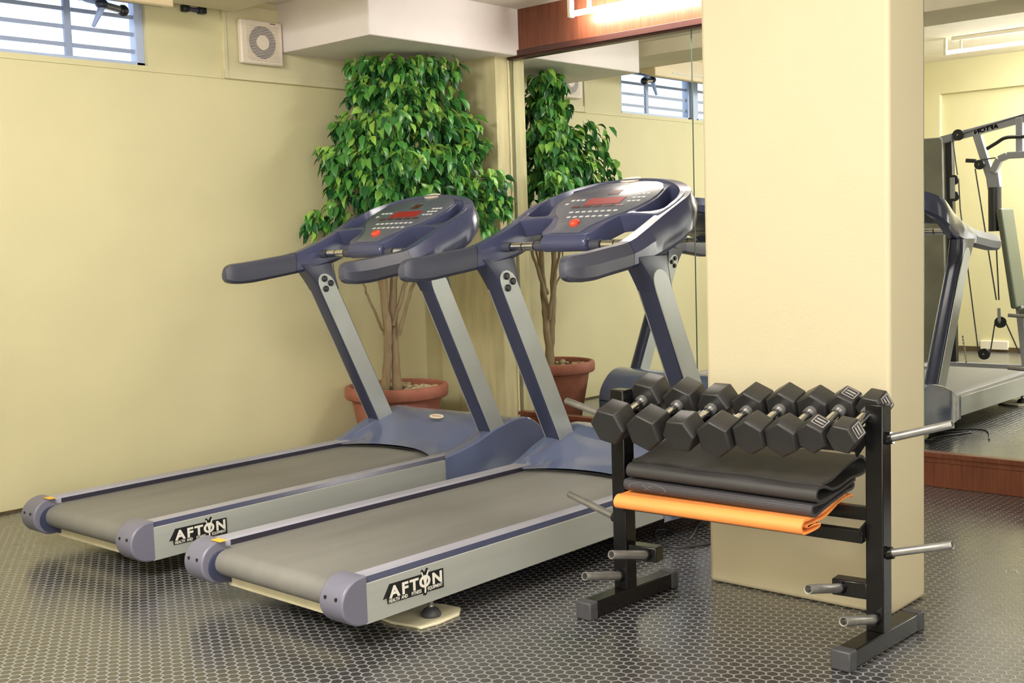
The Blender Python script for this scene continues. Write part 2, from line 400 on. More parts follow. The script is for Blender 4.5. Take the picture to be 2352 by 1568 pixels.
# pipe of wiring on the pilaster edge
w = MB().tube([(.744,-.030,.0),(.744,-.030,1.2),(.742,-.032,2.45)], .006, 6)
tag(w.build('wall_cable', M['ply']), 'thin painted cable running down the corner between pilaster and mirror', 'cable')

# fluorescent lights
def tubelight(label, x0, x1, y, z, drop):
    t = thing('fluorescent_light', label, 'light', ((x0+x1)/2, y, z), group='fluorescent tube lights')
    h = (x1-x0)/2
    MB().tube([(-h,0,0),(h,0,0)], .016, 14).build('tube', M['tube'], t, smooth=50)
    for s in (-1, 1):
        MB().box(s*h-.012, s*h+.012, -.02, .02, -.022, drop).build('lamp_holder', M['lampw'], t, bevel=.004)
    MB().box(-h+.06, h-.06, -.022, .022, drop-.035, drop).build('batten', M['lampw'], t, bevel=.003)
    MB().box(-h+.13, -h+.15, -.01, .01, .0, drop-.03).build('clip', M['lampw'], t)
tubelight('lit fluorescent tube on white holders in front of the wooden fascia', 1.365, 2.62, -.15, 2.632, ZC-2.632)
tubelight('lit fluorescent tube below the ceiling over the multi-gym, seen in the mirror', 1.60, 2.85, -4.95, 2.86, ZB-2.86)
# ceiling conduit seen in the mirror
t = thing('ceiling_conduit', 'white wiring conduit with a junction box along the ceiling, seen in the mirror', 'conduit', (2.3,-3.55,ZB))
MB().box(-1.4,3,-.012,.012,-.022,0).build('channel', M['lampw'], t)
MB().box(.0,.16,-.035,.035,-.04,0).build('junction_box', M['lampw'], t, bevel=.003)

# ------------------------------------------------------------------ treadmill
CP = lambda y: 1.356+.476*(y-1.681)                     # slope of the console
CN = Vector((0,-.43,.903))
def on_console(x, y, w): 
    return Vector((x, y, CP(y))) + CN*w
def make_treadmill():
    T = thing('treadmill', '', 'treadmill', group='treadmills facing the mirror')
    # running belt wrapped over the rear roller
    zt, rr = .208, .047
    prof = [(1.78,zt),(.0,zt)] + [(-rr*math.sin(a), zt-rr+rr*math.cos(a)) for a in [PI*k/10 for k in range(1,10)]] + [(0,zt-2*rr),(1.78,zt-2*rr)]
    MB().prism(prof, 0, -.362, .362).build('running_belt', M['belt'], T, smooth=40)
    for s in (-1,1):
        lo, hi = sorted((s*.366, s*.448))
        # top rail with a bevelled dark stripe, then the silver side panel
        rl = MB().prism([(s*.364,.15),(s*.364,.229),(s*.370,.235),(s*.432,.235),(s*.434,.231),(s*.434,.15)], 1, .0, 1.74)
        rl.build('side_rail', M['rail'], T, bevel=.002)
        MB().prism([(s*.433,.15),(s*.433,.2345),(s*.4475,.219),(s*.4475,.15)], 1, .0, 1.74).build('rail_stripe', M['blue_dark'], T)
        MB().box(*sorted((s*.362,s*.3655)), .05,1.74,.15,.228).build('rail_lip', M['lip'], T)
        MB().prism([(0,.083),(0,.216),(.004,.2175),(1.735,.2175),(1.735,.095)], 0, *sorted((s*.430, s*.450))).build('side_panel', M['silver'], T, bevel=.002)
        # rounded end cap
        pr = [(.012,.243)] + [(-.010-.087*math.sin(a), .163+.080*math.cos(a)) for a in [PI*k/16 for k in range(0,17)]] + [(.012,.083)]
        cp = MB().prism(pr, 0, *sorted((s*.335, s*.4505)))
        cap = cp.build('end_cap', M['lilac'], T, smooth=35, bevel=.006)
        inner = MB().prism([(.05,.205)]+[(-.010-.060*math.sin(a), .15+.058*math.cos(a)) for a in [PI*k/10 for k in range(0,11)]]+[(.05,.07)], 0, *sorted((s*.324,s*.336)))
        inner.build('bearing_plate', M['blue_dark'], cap)
        for xx in (.366,.419):
            MB().tube([(s*xx,-.0960,.183),(s*xx,-.085,.183)], .0065, 12).build('screw_hole', M['black'], cap)
    MB().box(-.372,-.312,-.030,.004,.2432,.2442).build('warning_sticker', M['yellow'], T)
    MB().box(-.345,.345,.02,.06,.066,.112).build('rear_crossbar', M['cream'], T, bevel=.004)
    MB().box(-.35,.35,.3,2.3,.055,.115).build('under_frame', M['black'], T)
    # levelling feet
    for s in (-1,1):
        ft = MB().lathe([(.0,.010),(.034,.010),(.036,.018),(.026,.034),(.012,.042),(0,.043)], (s*.388,.345,0), 24)
        fo = ft.build('levelling_foot', M['cap'], T, smooth=50)
        MB().lathe([(.009,.04),(.011,.045),(.009,.05),(.012,.055),(.009,.06),(.012,.065),(.013,.075),(.013,.12)], (s*.388,.345,0), 16).build('threaded_bolt', M['steel'], fo, smooth=40)
        MB().tube([(s*.40,2.12,.040),(s*.40,2.46,.040)], .031, 18).build('lift_foot', M['cream'], T, smooth=40)
    # motor hood
    SP = [(1.70,.228),(1.78,.246),(1.853,.268),(2.005,.322),(2.10,.346),(2.162,.357),(2.22,.360),(2.274,.354),(2.33,.330),(2.37,.301),(2.415,.255),(2.442,.205),(2.450,.15)]
    prof = cat_rom([(a,b,0) for a,b in SP], 4)
    def hz(x, y, S):
        a = abs(x); fade = max(0, min(1, (2.14-y)/.40)); fade = fade*fade*(3-2*fade)
        early = max(0, min(1, (y-1.70)/.12)); V = S - .024*fade*early - .004
        Cc = S + .006*fade - .004
        if a >= .43: return S
        if a >= .362: return V + (S-V)*((a-.362)/.068)**1.5
        return V + (Cc-V)*math.cos(PI/2*(a/.362)**2.0)
    xs = [-.486,-.482,-.462,-.43,-.41,-.39,-.375,-.362] + [-.362+.724*k/20 for k in range(1,20)] + [.362,.375,.39,.41,.43,.462,.482,.486]
    g = MB(); nx = len(xs); vs = []; fs = []
    for p in prof:
        for x in xs:
            z = hz(x, p[0], p[1])
            if abs(x) > .484: z -= .006
            k = max(0, 1-(p[0]-1.70)/.40); wd = min(1, .93+.07*max(0,(p[0]-1.74))/.16); vs.append((x*wd, p[0] + k*(-.034 + .112*max(0, 1-(x/.365)**2)), z))
    for j in range(len(prof)-1):
        for i in range(nx-1): fs.append((j*nx+i, j*nx+i+1, (j+1)*nx+i+1, (j+1)*nx+i))
    g.add(vs, fs)
    for i0 in (0, nx-1):                                   # side walls
        top = [vs[k*nx+i0] for k in range(len(prof))]
        low = [(p[0], p[1], .078 if p[1] < 2.40 else .062) for p in top]
        g.loft([top, low], cap=False, closed=False)
    g.add([vs[(len(prof)-1)*nx], vs[len(prof)*nx-1], (.486,2.44,.062), (-.486,2.44,.062)], [(0,1,2,3)])
    hood = g.build('motor_hood', M['blue_hood'], T, smooth=32)
    MB().prism([(x, 1.668+.112*max(0,1-(x/.365)**2)+.012) for x in [-.364+.728*k/24 for k in range(25)]]+[(.364,1.86),(-.364,1.86)], 2, .16, .219).build('hood_gap', M['black'], hood)
    # raised ridges beside the valley
    for s in (-1,1):
        MB().tube([(s*.412,1.79,.247),(s*.405,1.90,.280),(s*.40,2.0,.314),(s*.398,2.07,.337)], [.003,.006,.006,.002], 8).build('hood_ridge', M['lilac'], hood, smooth=60)
    nrm = Vector((0,-.33,.944))
    bd = MB(); bd.add([Vector((.052*math.cos(a), 2.066, .3485)) + Vector((0,.944,.33))*(.022*math.sin(a)) + nrm*h for h in (0,.004) for a in [2*PI*k/28 for k in range(28)]],
        [tuple(range(28,56))]+[(k,(k+1)%28,28+(k+1)%28,28+k) for k in range(28)])
    bo = bd.build('badge', M['badge'], hood)
    MB().box(-.034,.034,2.062,2.069,.352,.3535).build('badge_print', M['badge_line'], bo)
    # uprights
    for s in (-1,1):
        c = s*.431; hw = .041
        y_at = lambda z: 1.597+(1.08-z)*.500
        def ring(z, g=0., gy=0.):
            y0 = y_at(z)-gy; L = .146+2*gy; h = hw+g; rd = .03; out = []
            for cx, cy, a0 in ((h-rd, L-rd, 0),(-h+rd, L-rd, PI/2),(-h+.006, .006, PI),(h-.006, .006, 1.5*PI)):
                rr_ = rd if cy > .01 else .006
                for k in range(5):
                    a = a0+PI/2*k/4; out.append((c+cx+rr_*math.cos(a), y0+cy+rr_*math.sin(a), z))
            return out
        up = MB().loft([ring(z) for z in (.26,.5,.8,1.1)]).build('upright', M['blue_dark'], T, smooth=40)
        MB().loft([ring(1.072,.004,.003), ring(1.09,.005,.004), ring(1.13,.006,.012), ring(1.185,.004,.03), ring(1.215,.0,.045)]).build('upright_collar', M['blue_dark'], T, smooth=40)
        for q in (-1,1):
            f = c+q*(hw+.0015)
            pts = [(y_at(.30)+.004,.30)] + [(y_at(1.08)+.004,1.08)]
            arc = []
            for k in range(9):
                a = PI*(1-k/8); yc = y_at(1.10)+.064; arc.append((yc+.058*math.cos(a)-.02*math.sin(a), 1.10+.062*math.sin(a)))
            pts += arc + [(y_at(1.08)+.122,1.08),(y_at(.30)+.122,.30)]
            sp = MB().prism(pts, 0, *sorted((f, f+q*.006))).build('side_plate', M['plate'], up, bevel=.0015)
            if s == -1 and q == 1:
                for yy, zz in ((y_at(1.118)+.052,1.133),(y_at(1.105)+.088,1.108),(y_at(1.06)+.030,1.078)):
                    MB().tube([(f+.004,yy,zz),(f+.014,yy,zz),(f+.018,yy,zz)], [.017,.0165,.012], 20).build('bolt_cap', M['black'], sp, smooth=40)
    # handrail loop
    ST = [(.452,1.116,1.235,1.130),(.449,1.20,1.243,1.134),(.443,1.30,1.255,1.147),(.436,1.46,1.277,1.168),(.422,1.60,1.325,1.192),(.416,1.73,1.381,1.224),(.424,1.85,1.438,1.272),
          (.421,1.92,1.470,1.312),(.386,1.988,1.502,1.362),(.283,2.063,1.538,1.420),(.155,2.109,1.560,1.452),(0,2.125,1.567,1.462)]
    full = [(a,b,c,d) for a,b,c,d in ST] + [(-a,b,c,d) for a,b,c,d in ST[-2::-1]]
    A = cat_rom([(a,b,c) for a,b,c,d in full], 6); B = [p[2] for p in cat_rom([(a,b,d) for a,b,c,d in full], 6)]
    rings = []
    def sect(p, o, top, bot, k=1.):
        m = (top+bot)/2; h = (top-bot)/2
        prof = [(-.034,h),(.016,h),(.0415,.12*h),(.037,-.72*h),(.024,-h),(-.020,-h),(-.037,-.72*h),(-.041,.35*h)]
        return [(p.x+o.x*u*k, p.y+o.y*u*k, m+w*k) for u,w in prof]
    for i, p in enumerate(A):
        tn = A[min(i+1,len(A)-1)]-A[max(i-1,0)]; o = Vector((tn.y,-tn.x,0)).normalized()
        if p.x < 0 or (abs(p.x) < 1e-6 and tn.x < 0): pass
        rings.append(sect(p, o, p.z, B[i]))
    n1 = 18                                              # samples up to the seam at y 1.46
    grip_r = rings[:n1+1]; grip_l = rings[-n1-1:]
    hand = MB().loft(rings[n1:len(rings)-n1]).build('handrail', M['blue'], T, smooth=28)
    for g, s, rg in ((grip_r,1,A[0]),(grip_l,-1,A[-1])):
        if s == -1: g = g[::-1]
        ext = []
        cx, cy = s*.452, 1.116
        base = g[0]; m = sum(v[2] for v in base)/8
        for k in range(1,6):
            a = PI/2*k/5.2; sc = max(.12, math.cos(a)**.62)
            ext.append([(cx+(v[0]-cx)*sc, cy-.085*math.sin(a), m+(v[2]-m)*sc) for v in base])
        MB().loft(ext[::-1]+g).build('hand_grip', M['grip'], T, smooth=28)
        sm = g[-1]; 
        ctr = (s*.436, sm[0][1], sum(v[2] for v in sm)/8)
        gr = [(ctr[0]+(v[0]-ctr[0])*1.01, v[1]+dy, ctr[2]+(v[2]-ctr[2])*1.01) for dy in (-.002,.002) for v in sm]
        MB().loft([gr[:8],gr[8:]]).build('grip_seam', M['black'], hand)
    # console body with two recesses
    half = [(.0,1.592),(.12,1.592),(.150,1.62),(.165,1.70),(.190,1.752),(.245,1.762),(.33,1.752),(.405,1.735),(.418,1.80),(.424,1.86),(.415,1.92),(.38,1.985),(.28,2.058),(.155,2.102),(0,2.118)]
    outer = half + [(-a,b) for a,b in half[-2:0:-1]]
    hr = smoothring([(.252,1.786),(.30,1.780),(.352,1.784),(.394,1.812),(.398,1.880),(.366,1.965),(.33,2.012),(.298,2.024),(.276,2.008),(.283,1.955),(.290,1.90),(.272,1.84)], 4)
    me = flat_shape(outer, [hr, [(-a,b) for a,b in hr]], .085, .004, lambda x,y,z: on_console(x,y,z-.0395))
    body = link('console_body', me, M['blue'], T, smooth=35)
    for s in (-1,1):
        MB().add([on_console(s*a*1.0,b,-.083) for a,b in hr], [tuple(range(len(hr)))]).build('pocket_floor', M['lip'], body)
    fh = [(0,1.604),(.085,1.604),(.098,1.66),(.150,1.742),(.20,1.782),(.236,1.826),(.262,1.875),(.272,1.93),(.262,1.99),(.225,2.04),(.16,2.075),(.08,2.092),(0,2.096)]
    me = flat_shape(smoothring(fh[1:-1]+[(-a,b) for a,b in fh[-2:0:-1]],2) if False else fh+[(-a,b) for a,b in fh[-2:0:-1]], [], .006, .002, lambda x,y,z: on_console(x,y,z+.005))
    face = link('console_face', me, M['face'], T, smooth=35)
    top = lambda x,y: on_console(x,y,.0085)
    def chip(name, m, cx, cy, sx, sy, par, skew=0., h=.0012):
        q = [(-sx/2-skew,-sy/2),(sx/2-skew,-sy/2),(sx/2+skew,sy/2),(-sx/2+skew,sy/2)]
        b = MB(); b.add([on_console(cx+u,cy+v,.0075+k) for k in (0,h+.001) for u,v in q], [(4,5,6,7),(0,1,5,4),(1,2,6,5),(2,3,7,6),(3,0,4,7)])
        return b.build(name, m, par)
    chip('display', M['led'], .005,1.892,.205,.062,face)
    chip('small_display', M['led_dark'], .005,1.977,.058,.046,face)
    for x in (-.125,-.063,0,.063,.125): chip('indicator', M['led_dark'], x,1.842,.046,.013,face)
    for k in range(8): chip('key', M['keyw'], -.112+k*.036,1.792,.021,.011,face)
    for k in range(7): chip('key', M['keyw'], -.090+k*.036,1.745,.021,.011,face)
    for k in range(3):
        chip('key', M['keyw'], -.195+k*.030,1.912,.019,.011,face)
        for j in range(3): chip('key', M['keyw'], .152+k*.026+j*.006,1.878+j*.032,.018,.010,face)
    chip('key', M['keyw'], -.205,1.878,.018,.013,face)
    kb = MB(); 
    for (r0,h0),(r1,h1) in zip([(.024,0),(.024,.010),(.018,.018)],[(.024,.010),(.018,.018),(0.001,.020)]):
        kb.loft([[on_console(r*math.cos(a),1.676+r*math.sin(a),.008+h) for a in [2*PI*k/20 for k in range(20)]] for r,h in ((r0,h0),(r1,h1))], cap=False)
    kb.build('stop_button', M['red'], face, smooth=40)
    bd = MB(); bd.add([on_console(.058*math.cos(a), 2.1+.026*math.sin(a), h) for h in (.0,.0105) for a in [2*PI*k/28 for k in range(28)]],
        [tuple(range(28,56))]+[(k,(k+1)%28,28+(k+1)%28,28+k) for k in range(28)])
    bo = bd.build('badge', M['badge'], T)
    MB().add([on_console(u,2.1+v,.0112) for u,v in ((-.04,-.004),(.04,-.004),(.04,.004),(-.04,.004))], [(0,1,2,3)]).build('badge_print', M['badge_line'], bo)
    # lower housing and the pulse grips
    hs = MB().prism([(1.60,1.240),(1.578,1.262),(1.578,1.290),(1.596,1.316),(1.72,1.375),(1.74,1.30),(1.70,1.245)], 0, -.128, .128).build('grip_housing', M['blue'], T, bevel=.012, seg=3)
    for s in (-1,1):
        pg = MB().tube([(s*.125,1.622,1.268),(s*.400,1.622,1.266)], .019, 18).build('pulse_grip', M['black'], T, smooth=40)
        MB().tube([(s*.195,1.622,1.2685),(s*.258,1.622,1.268)], .0205, 18).build('sensor_band', M['chrome'], pg, smooth=40)
        MB().tube([(s*.265,1.622,1.268),(s*.325,1.622,1.268)], .0205, 18).build('sensor_band', M['chrome'], pg, smooth=40)
        MB().tube([(s*.335,1.622,1.268),(s*.405,1.622,1.267)], .023, 18).build('grip_sleeve', M['grip'], pg, smooth=40)
        MB().tube([(s*.13,1.622,1.268),(s*.185,1.622,1.268)], .023, 18).build('grip_sleeve', M['grip'], pg, smooth=40)
    # maker's plate on the side panel
    f = .4505
    shape = [(.074,.147),(.090,.148),(.094,.127),(.2535,.1245),(.2535,.117),(.264,.115),(.271,.121),(.2715,.1242),(.350,.122),(.350,.189),(.277,.1905),(.279,.205),(.272,.208),(.262,.195),(.252,.206),(.246,.203),(.247,.1905),(.104,.192)]
    pl = MB().prism(shape, 0, f-.001, f+.0012).build('maker_plate', M['decal'], T)
    pos = lambda x0,z0: (lambda x,y,z: Vector((f+.0016+z*.3, x0+x, z0+y)))
    parts = [text_mesh(c, .053, pos(x0,.1455), bold=.0020, sx=1.2) for c, x0 in (('A',.125),('F',.171),('T',.213),('O',.262),('N',.320))]
    words = [text_mesh(c, .0165, pos(x0,.1295), bold=.0003, sx=.78) for c, x0 in (('HEALTH',.122),('AND',.168),('FITNESS',.222),('EQUIPMENT',.309))]
    fig = MB().prism([(.259,.124),(.265,.124),(.267,.150),(.271,.168),(.281,.199),(.278,.200),(.266,.178),(.262,.186),(.258,.178),(.250,.198),(.246,.197),(.256,.168),(.260,.150)], 0, f+.001, f+.0024)
    m3 = bpy.data.meshes.new('fig'); m3.from_pydata(fig.v, [], fig.f)
    link('lettering', join_meshes(parts+words+[m3]), M['decalw'], pl)
    return T
tr = make_treadmill(); tr.location = (2.56,-3.318,0); tr.rotation_euler = (0,0,-.001)
tl = copy_tree(tr); tl.location = (1.252,-3.307,-.010); tl.rotation_euler = (0,0,.018)
tl['label'] = 'silver and blue treadmill alongside the bare yellow wall, in front of the potted tree'
tr['label'] = 'silver and blue treadmill next to the dumbbell rack, its foot on a cream pad'

# pad under the nearest levelling foot
me = MB().prism([(-.17,-.115),(-.06,-.128),(.03,-.108),(.062,-.105),(.075,-.03),(.066,.075),(.02,.128),(-.06,.120),(-.14,.08)], 2, 0, .010)
tag(me.build('foot_pad', M['cream'], bevel=.003), 'curved cream pad lying under the treadmill foot', 'pad').location = (2.56+.385,-3.318+.345,0)
# power cord
pts = cat_rom([(2.90,-1.05,.05),(2.97,-1.20,.006),(2.985,-1.34,.005),(3.06,-1.50,.006),(3.095,-1.60,.006),(3.0,-1.55,.006),(2.93,-1.51,.006),(2.90,-1.55,.006),(2.95,-1.63,.006),(3.04,-1.71,.006),(3.13,-1.725,.006),(3.20,-1.62,.006),(3.28,-1.40,.006)], 8)
tag(MB().tube(pts, .005, 8).build('power_cord', M['cable'], smooth=60), 'thin black power cord looped on the matting behind the rack', 'cord')
pts = cat_rom([(2.95,-.88,.06),(3.02,-1.0,.006),(3.16,-1.2,.006),(3.2,-1.5,.006),(3.27,-1.62,.006),(3.33,-1.45,.006),(3.36,-1.2,.006)], 8)

# ------------------------------------------------------------------ potted tree
PX, PY = .36, -.76
t = thing('potted_tree', 'tall bushy weeping fig in a terracotta pot in the corner by the mirror', 'plant', (PX,PY,0))
MB().lathe([(0,0),(.215,0),(.225,.01),(.282,.315),(.284,.330),(.318,.336),(.326,.345),(.328,.395),(.322,.410),(.300,.414),(.290,.405),(.284,.36),(.0,.355)], n=48).build('pot', M['terra'], t, smooth=40)
MB().lathe([(0,.372),(.15,.374),(.288,.366)], n=32).build('soil', M['soil'], t, smooth=60)
pb = MB()
for k in range(110):
    a, r = R.uniform(0,2*PI), .27*math.sqrt(R.uniform(.12,1)); s = R.uniform(.012,.024)
    pb.ell((r*math.cos(a), r*math.sin(a), .374+s*.4), s, s*R.uniform(.7,1), s*.75, 8, 5)
p = pb.build('pebbles', M['pebble'], t, smooth=80); p['kind'] = 'stuff'
stems = [([(.31,-.815,.36),(.332,-.792,.698),(.325,-.80,1.083),(.356,-.764,1.463),(.346,-.776,1.95)], .030,.014),
 ([(.366,-.754,.36),(.358,-.762,.724),(.368,-.751,1.081),(.424,-.689,1.46),(.454,-.656,2.0)], .030,.014),
 ([(.355,-.766,.78),(.416,-.697,1.051),(.489,-.617,1.293),(.575,-.521,1.67)], .016,.007),
 ([(.377,-.741,.72),(.449,-.661,1.049),(.529,-.573,1.292),(.647,-.441,1.64)], .013,.006),
 ([(.317,-.808,.73),(.264,-.866,.95),(.237,-.896,1.088),(.188,-.95,1.47)], .009,.005),
 ([(.336,-.787,.9),(.301,-.826,1.084),(.259,-.872,1.413)], .012,.006)]
for (P, r0, r1), sh in zip(stems, (-.05,.04,.12,-.10,-.12,.10)):
    m_ = len(P)-1
    q = cat_rom([(a-PX-.743*sh*min(1,k/2),b-PY+.67*sh*min(1,k/2),c) for k,(a,b,c) in enumerate(P)], 8); n = len(q)
    q = [v+Vector((R.uniform(-.004,.004),R.uniform(-.004,.004),0)) for v in q]
    MB().tube(q, [(r0+(r1-r0)*i/(n-1))*(1+R.uniform(-.1,.12)) for i in range(n)], 10).build('stem', M['bark'], t, smooth=60)
CL = [(0.325,-0.874,2.395,0.105,0.072,90),(0.432,-0.755,2.393,0.110,0.072,100),(0.539,-0.636,2.395,0.110,0.072,100),(0.611,-0.482,2.381,0.094,0.083,55),(0.338,-0.859,2.237,0.138,0.124,120),(0.463,-0.720,2.228,0.138,0.124,130),(0.526,-0.576,2.250,0.110,0.110,80),(0.633,-0.457,2.194,0.077,0.083,40),(0.307,-0.968,1.996,0.132,0.138,140),(0.450,-0.884,1.975,0.138,0.152,150),(0.529,-0.721,2.002,0.138,0.152,150),(0.620,-0.547,2.029,0.138,0.138,140),(0.675,-0.411,2.018,0.099,0.124,90),(0.723,-0.357,1.895,0.072,0.083,60),(0.314,-1.035,1.822,0.132,0.124,130),(0.474,-0.932,1.801,0.138,0.138,140),(0.597,-0.796,1.783,0.138,0.138,140),(0.650,-0.588,1.799,0.138,0.138,140),(0.695,-0.463,1.786,0.110,0.124,100),(0.285,-1.070,1.650,0.090,0.100,48),(0.400,-1.015,1.647,0.124,0.124,110),(0.542,-0.932,1.627,0.124,0.124,110),(0.628,-0.762,1.611,0.124,0.110,110),(0.682,-0.552,1.637,0.124,0.110,110),(0.746,-0.407,1.608,0.096,0.110,90),(0.830,-0.314,1.673,0.094,0.094,80),(0.854,-0.286,1.544,0.083,0.094,70),(0.784,-0.364,1.444,0.077,0.083,45),(0.813,-0.332,1.348,0.061,0.061,22),(0.201,-1.116,1.867,0.061,0.055,26),(0.213,-1.102,1.761,0.039,0.044,12),(0.255,-1.100,1.516,0.066,0.094,36),(0.142,-1.181,1.452,0.072,0.083,40),(0.220,-1.124,1.417,0.044,0.039,12),(0.43,-1.000,1.53,0.07,0.05,18),(0.555,-0.917,1.483,0.110,0.083,50)]
# the side of the crown turned to the mirror
CL += [(.66,-.95,2.05,.12,.10,50),(.72,-.95,1.77,.13,.11,60),(.62,-.98,1.90,.12,.10,50)]
CL += [(.35,-.55,2.25,.15,.15,90),(.40,-.48,1.98,.17,.17,120),(.30,-.62,1.80,.17,.16,110),(.45,-.40,1.70,.16,.16,100)]
lv, lf, tone = [], [], []
def leaf(c, ln, wd, yaw, droop, roll, tn):
    d = Vector((math.cos(yaw)*math.cos(droop), math.sin(yaw)*math.cos(droop), -math.sin(droop)))
    side = d.cross(Vector((0,0,1)));
    if side.length < .05: side = Vector((1,0,0))
    side.normalize(); nn = side.cross(d)
    side = side*math.cos(roll)+nn*math.sin(roll); nn = side.cross(d)
    o = len(lv)
    for f, wf, up in ((0,.05,0),(.28,.46,.05),(.6,.42,.03),(.86,.14,-.05)):
        m = c+d*(ln*f)+nn*(ln*up)
        lv.extend([m-side*(wd*wf)+nn*(wd*.22*wf*2), m, m+side*(wd*wf)+nn*(wd*.22*wf*2)])
    lv.append(c+d*ln-nn*(ln*.12))
    for k in range(3):
        b = o+3*k; lf.extend([(b,b+1,b+4,b+3),(b+1,b+2,b+5,b+4)])
    lf.extend([(o+9,o+10,o+12),(o+10,o+11,o+12)]); tone.extend([tn]*8)
for cx, cy, cz, rh, rv, n in CL:
    for k in range(int(n*.95)):
        while True:
            u = Vector((R.uniform(-1,1),R.uniform(-1,1),R.uniform(-1,1)))
            if u.length < 1: break
        c = Vector((cx+u.x*rh*1.05, cy+u.y*rh*1.05, cz+u.z*rv))
        out = Vector((c.x-.42, c.y+.74)); yaw = math.atan2(out.y, out.x)+R.gauss(0,1.0)
        ln = R.uniform(.062,.104); dr = R.gauss(.95,.35)
        dd = ln*1.0
        c.x = max(.03+dd*max(0,-math.cos(yaw)), c.x); c.y = min(-.03-dd*max(0,math.sin(yaw)), c.y); c.z = min(2.448, c.z)
        if c.x > .25 and c.x < .84 and c.y > -.25: c.y = -.25-dd*.3
        tn = min(.93, max(.02, R.gauss(.40+.28*(u.z)+.14*u.length, .18)))  # paints shade into the leaf colour: clump tops and outsides lighter, insides darker
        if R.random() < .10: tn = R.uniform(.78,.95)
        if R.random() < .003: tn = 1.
        leaf(c, ln, ln*R.uniform(.44,.56), yaw, dr, R.gauss(0,.5), tn)
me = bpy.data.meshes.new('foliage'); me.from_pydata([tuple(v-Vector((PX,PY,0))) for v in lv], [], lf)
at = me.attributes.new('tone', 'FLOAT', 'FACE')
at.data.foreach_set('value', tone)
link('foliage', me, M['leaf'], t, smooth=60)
# twigs carrying the outlying sprays
for a, b in (((.30,-.95,1.80),(.20,-1.116,1.90)),((.30,-.95,1.65),(.213,-1.10,1.76)),((.30,-.98,1.62),(.255,-1.10,1.53)),((.32,-.90,1.45),(.142,-1.181,1.46)),((.60,-.60,1.62),(.83,-.31,1.68)),((.60,-.60,1.50),(.854,-.29,1.54))):
    a, b = Vector(a), Vector(b); m = (a+b)/2+Vector((0,0,.04)); MB().tube([v-Vector((PX,PY,0)) for v in cat_rom([a,m,b],5)], .004, 6).build('twig', M['bark'], t, smooth=60)

# ------------------------------------------------------------------ dumbbell rack
LP, RP = Vector((3.390,-2.437,0)), Vector((4.288,-2.335,0))
FY = Vector((.030,1,0)).normalized()
t = thing('dumbbell_rack', 'black steel dumbbell rack with chrome weight pegs in front of the cream column', 'rack', (3.84,-2.386,0))
O = Vector((3.84,-2.386,0))
def sub(p): return Vector(p)-O
BX = (RP-LP).normalized()
for P, s, fy0, fy1 in ((LP,-1,-.232,.272),(RP,1,-.243,.252)):
    a, b = sub(P)+FY*fy0+Vector((0,0,.031)), sub(P)+FY*fy1+Vector((0,0,.031))
    MB().beam(a+FY*.01, b-FY*.01, .058, .058).build('foot', M['blackgloss'], t, bevel=.004)
    for q, u in ((a,1),(b,-1)):
        MB().beam(q-FY*u*.004, q+FY*u*.040, .064, .062).build('end_cap', M['cap'], t, bevel=.006, seg=3)
    MB().beam(sub(P)+Vector((0,0,.058)), sub(P)+Vector((0,0,.768)), .058, .058, up=FY).build('post', M['blackgloss'], t, bevel=.004)
    # outward pegs, slightly raised at their tips
    for z in (.661,.305):
        p0 = sub(P)+BX*s*.028+Vector((0,0,z)); d = Vector((s*.192,.02,.058 if z > .5 else .052))
        if s < 0: d = Vector((-.300,.10,.030))
        dn = d.normalized(); pg = MB().tube([p0, p0+d*.5, p0+d-dn*.001, p0+d, p0+d-dn*.0005, p0+d-dn*.03], [.0128,.0128,.0128,.0122,.0098,.0095], 16)
        po = pg.build('weight_peg', M['steel'], t, smooth=40)
        MB().tube([p0-dn*.004, p0+dn*.016], .019, 14).build('peg_collar', M['blackgloss'], po, smooth=40)
    # inner arm with a forward peg, and a lower forward peg
    ax = -1 if s > 0 else 1
    fz = .186 if s > 0 else .200
    c0 = sub(P)+BX*ax*.028+Vector((0,0,fz-.003))
    MB().beam(c0, c0+BX*ax*.112, .055, .052).build('peg_arm', M['blackgloss'], t, bevel=.004)
    for q, z1, ln in ((sub(P)+BX*ax*.108-FY*.028, fz-.004, .19),(sub(P)-FY*.028+Vector((0,0,0)), .100 if s > 0 else .106, .19)):
        p0 = Vector((q.x,q.y,z1)); d = -FY*ln + Vector((-.004,0,.042))
        dn = d.normalized(); pg = MB().tube([p0, p0+d*.5, p0+d-dn*.001, p0+d, p0+d-dn*.0005, p0+d-dn*.03], [.0150,.0150,.0150,.0144,.0115,.0112], 16)
        po = pg.build('weight_peg', M['steel'], t, smooth=40)
        MB().tube([p0-dn*.004,p0+dn*.014], .020, 14).build('peg_collar', M['blackgloss'], po, smooth=40)
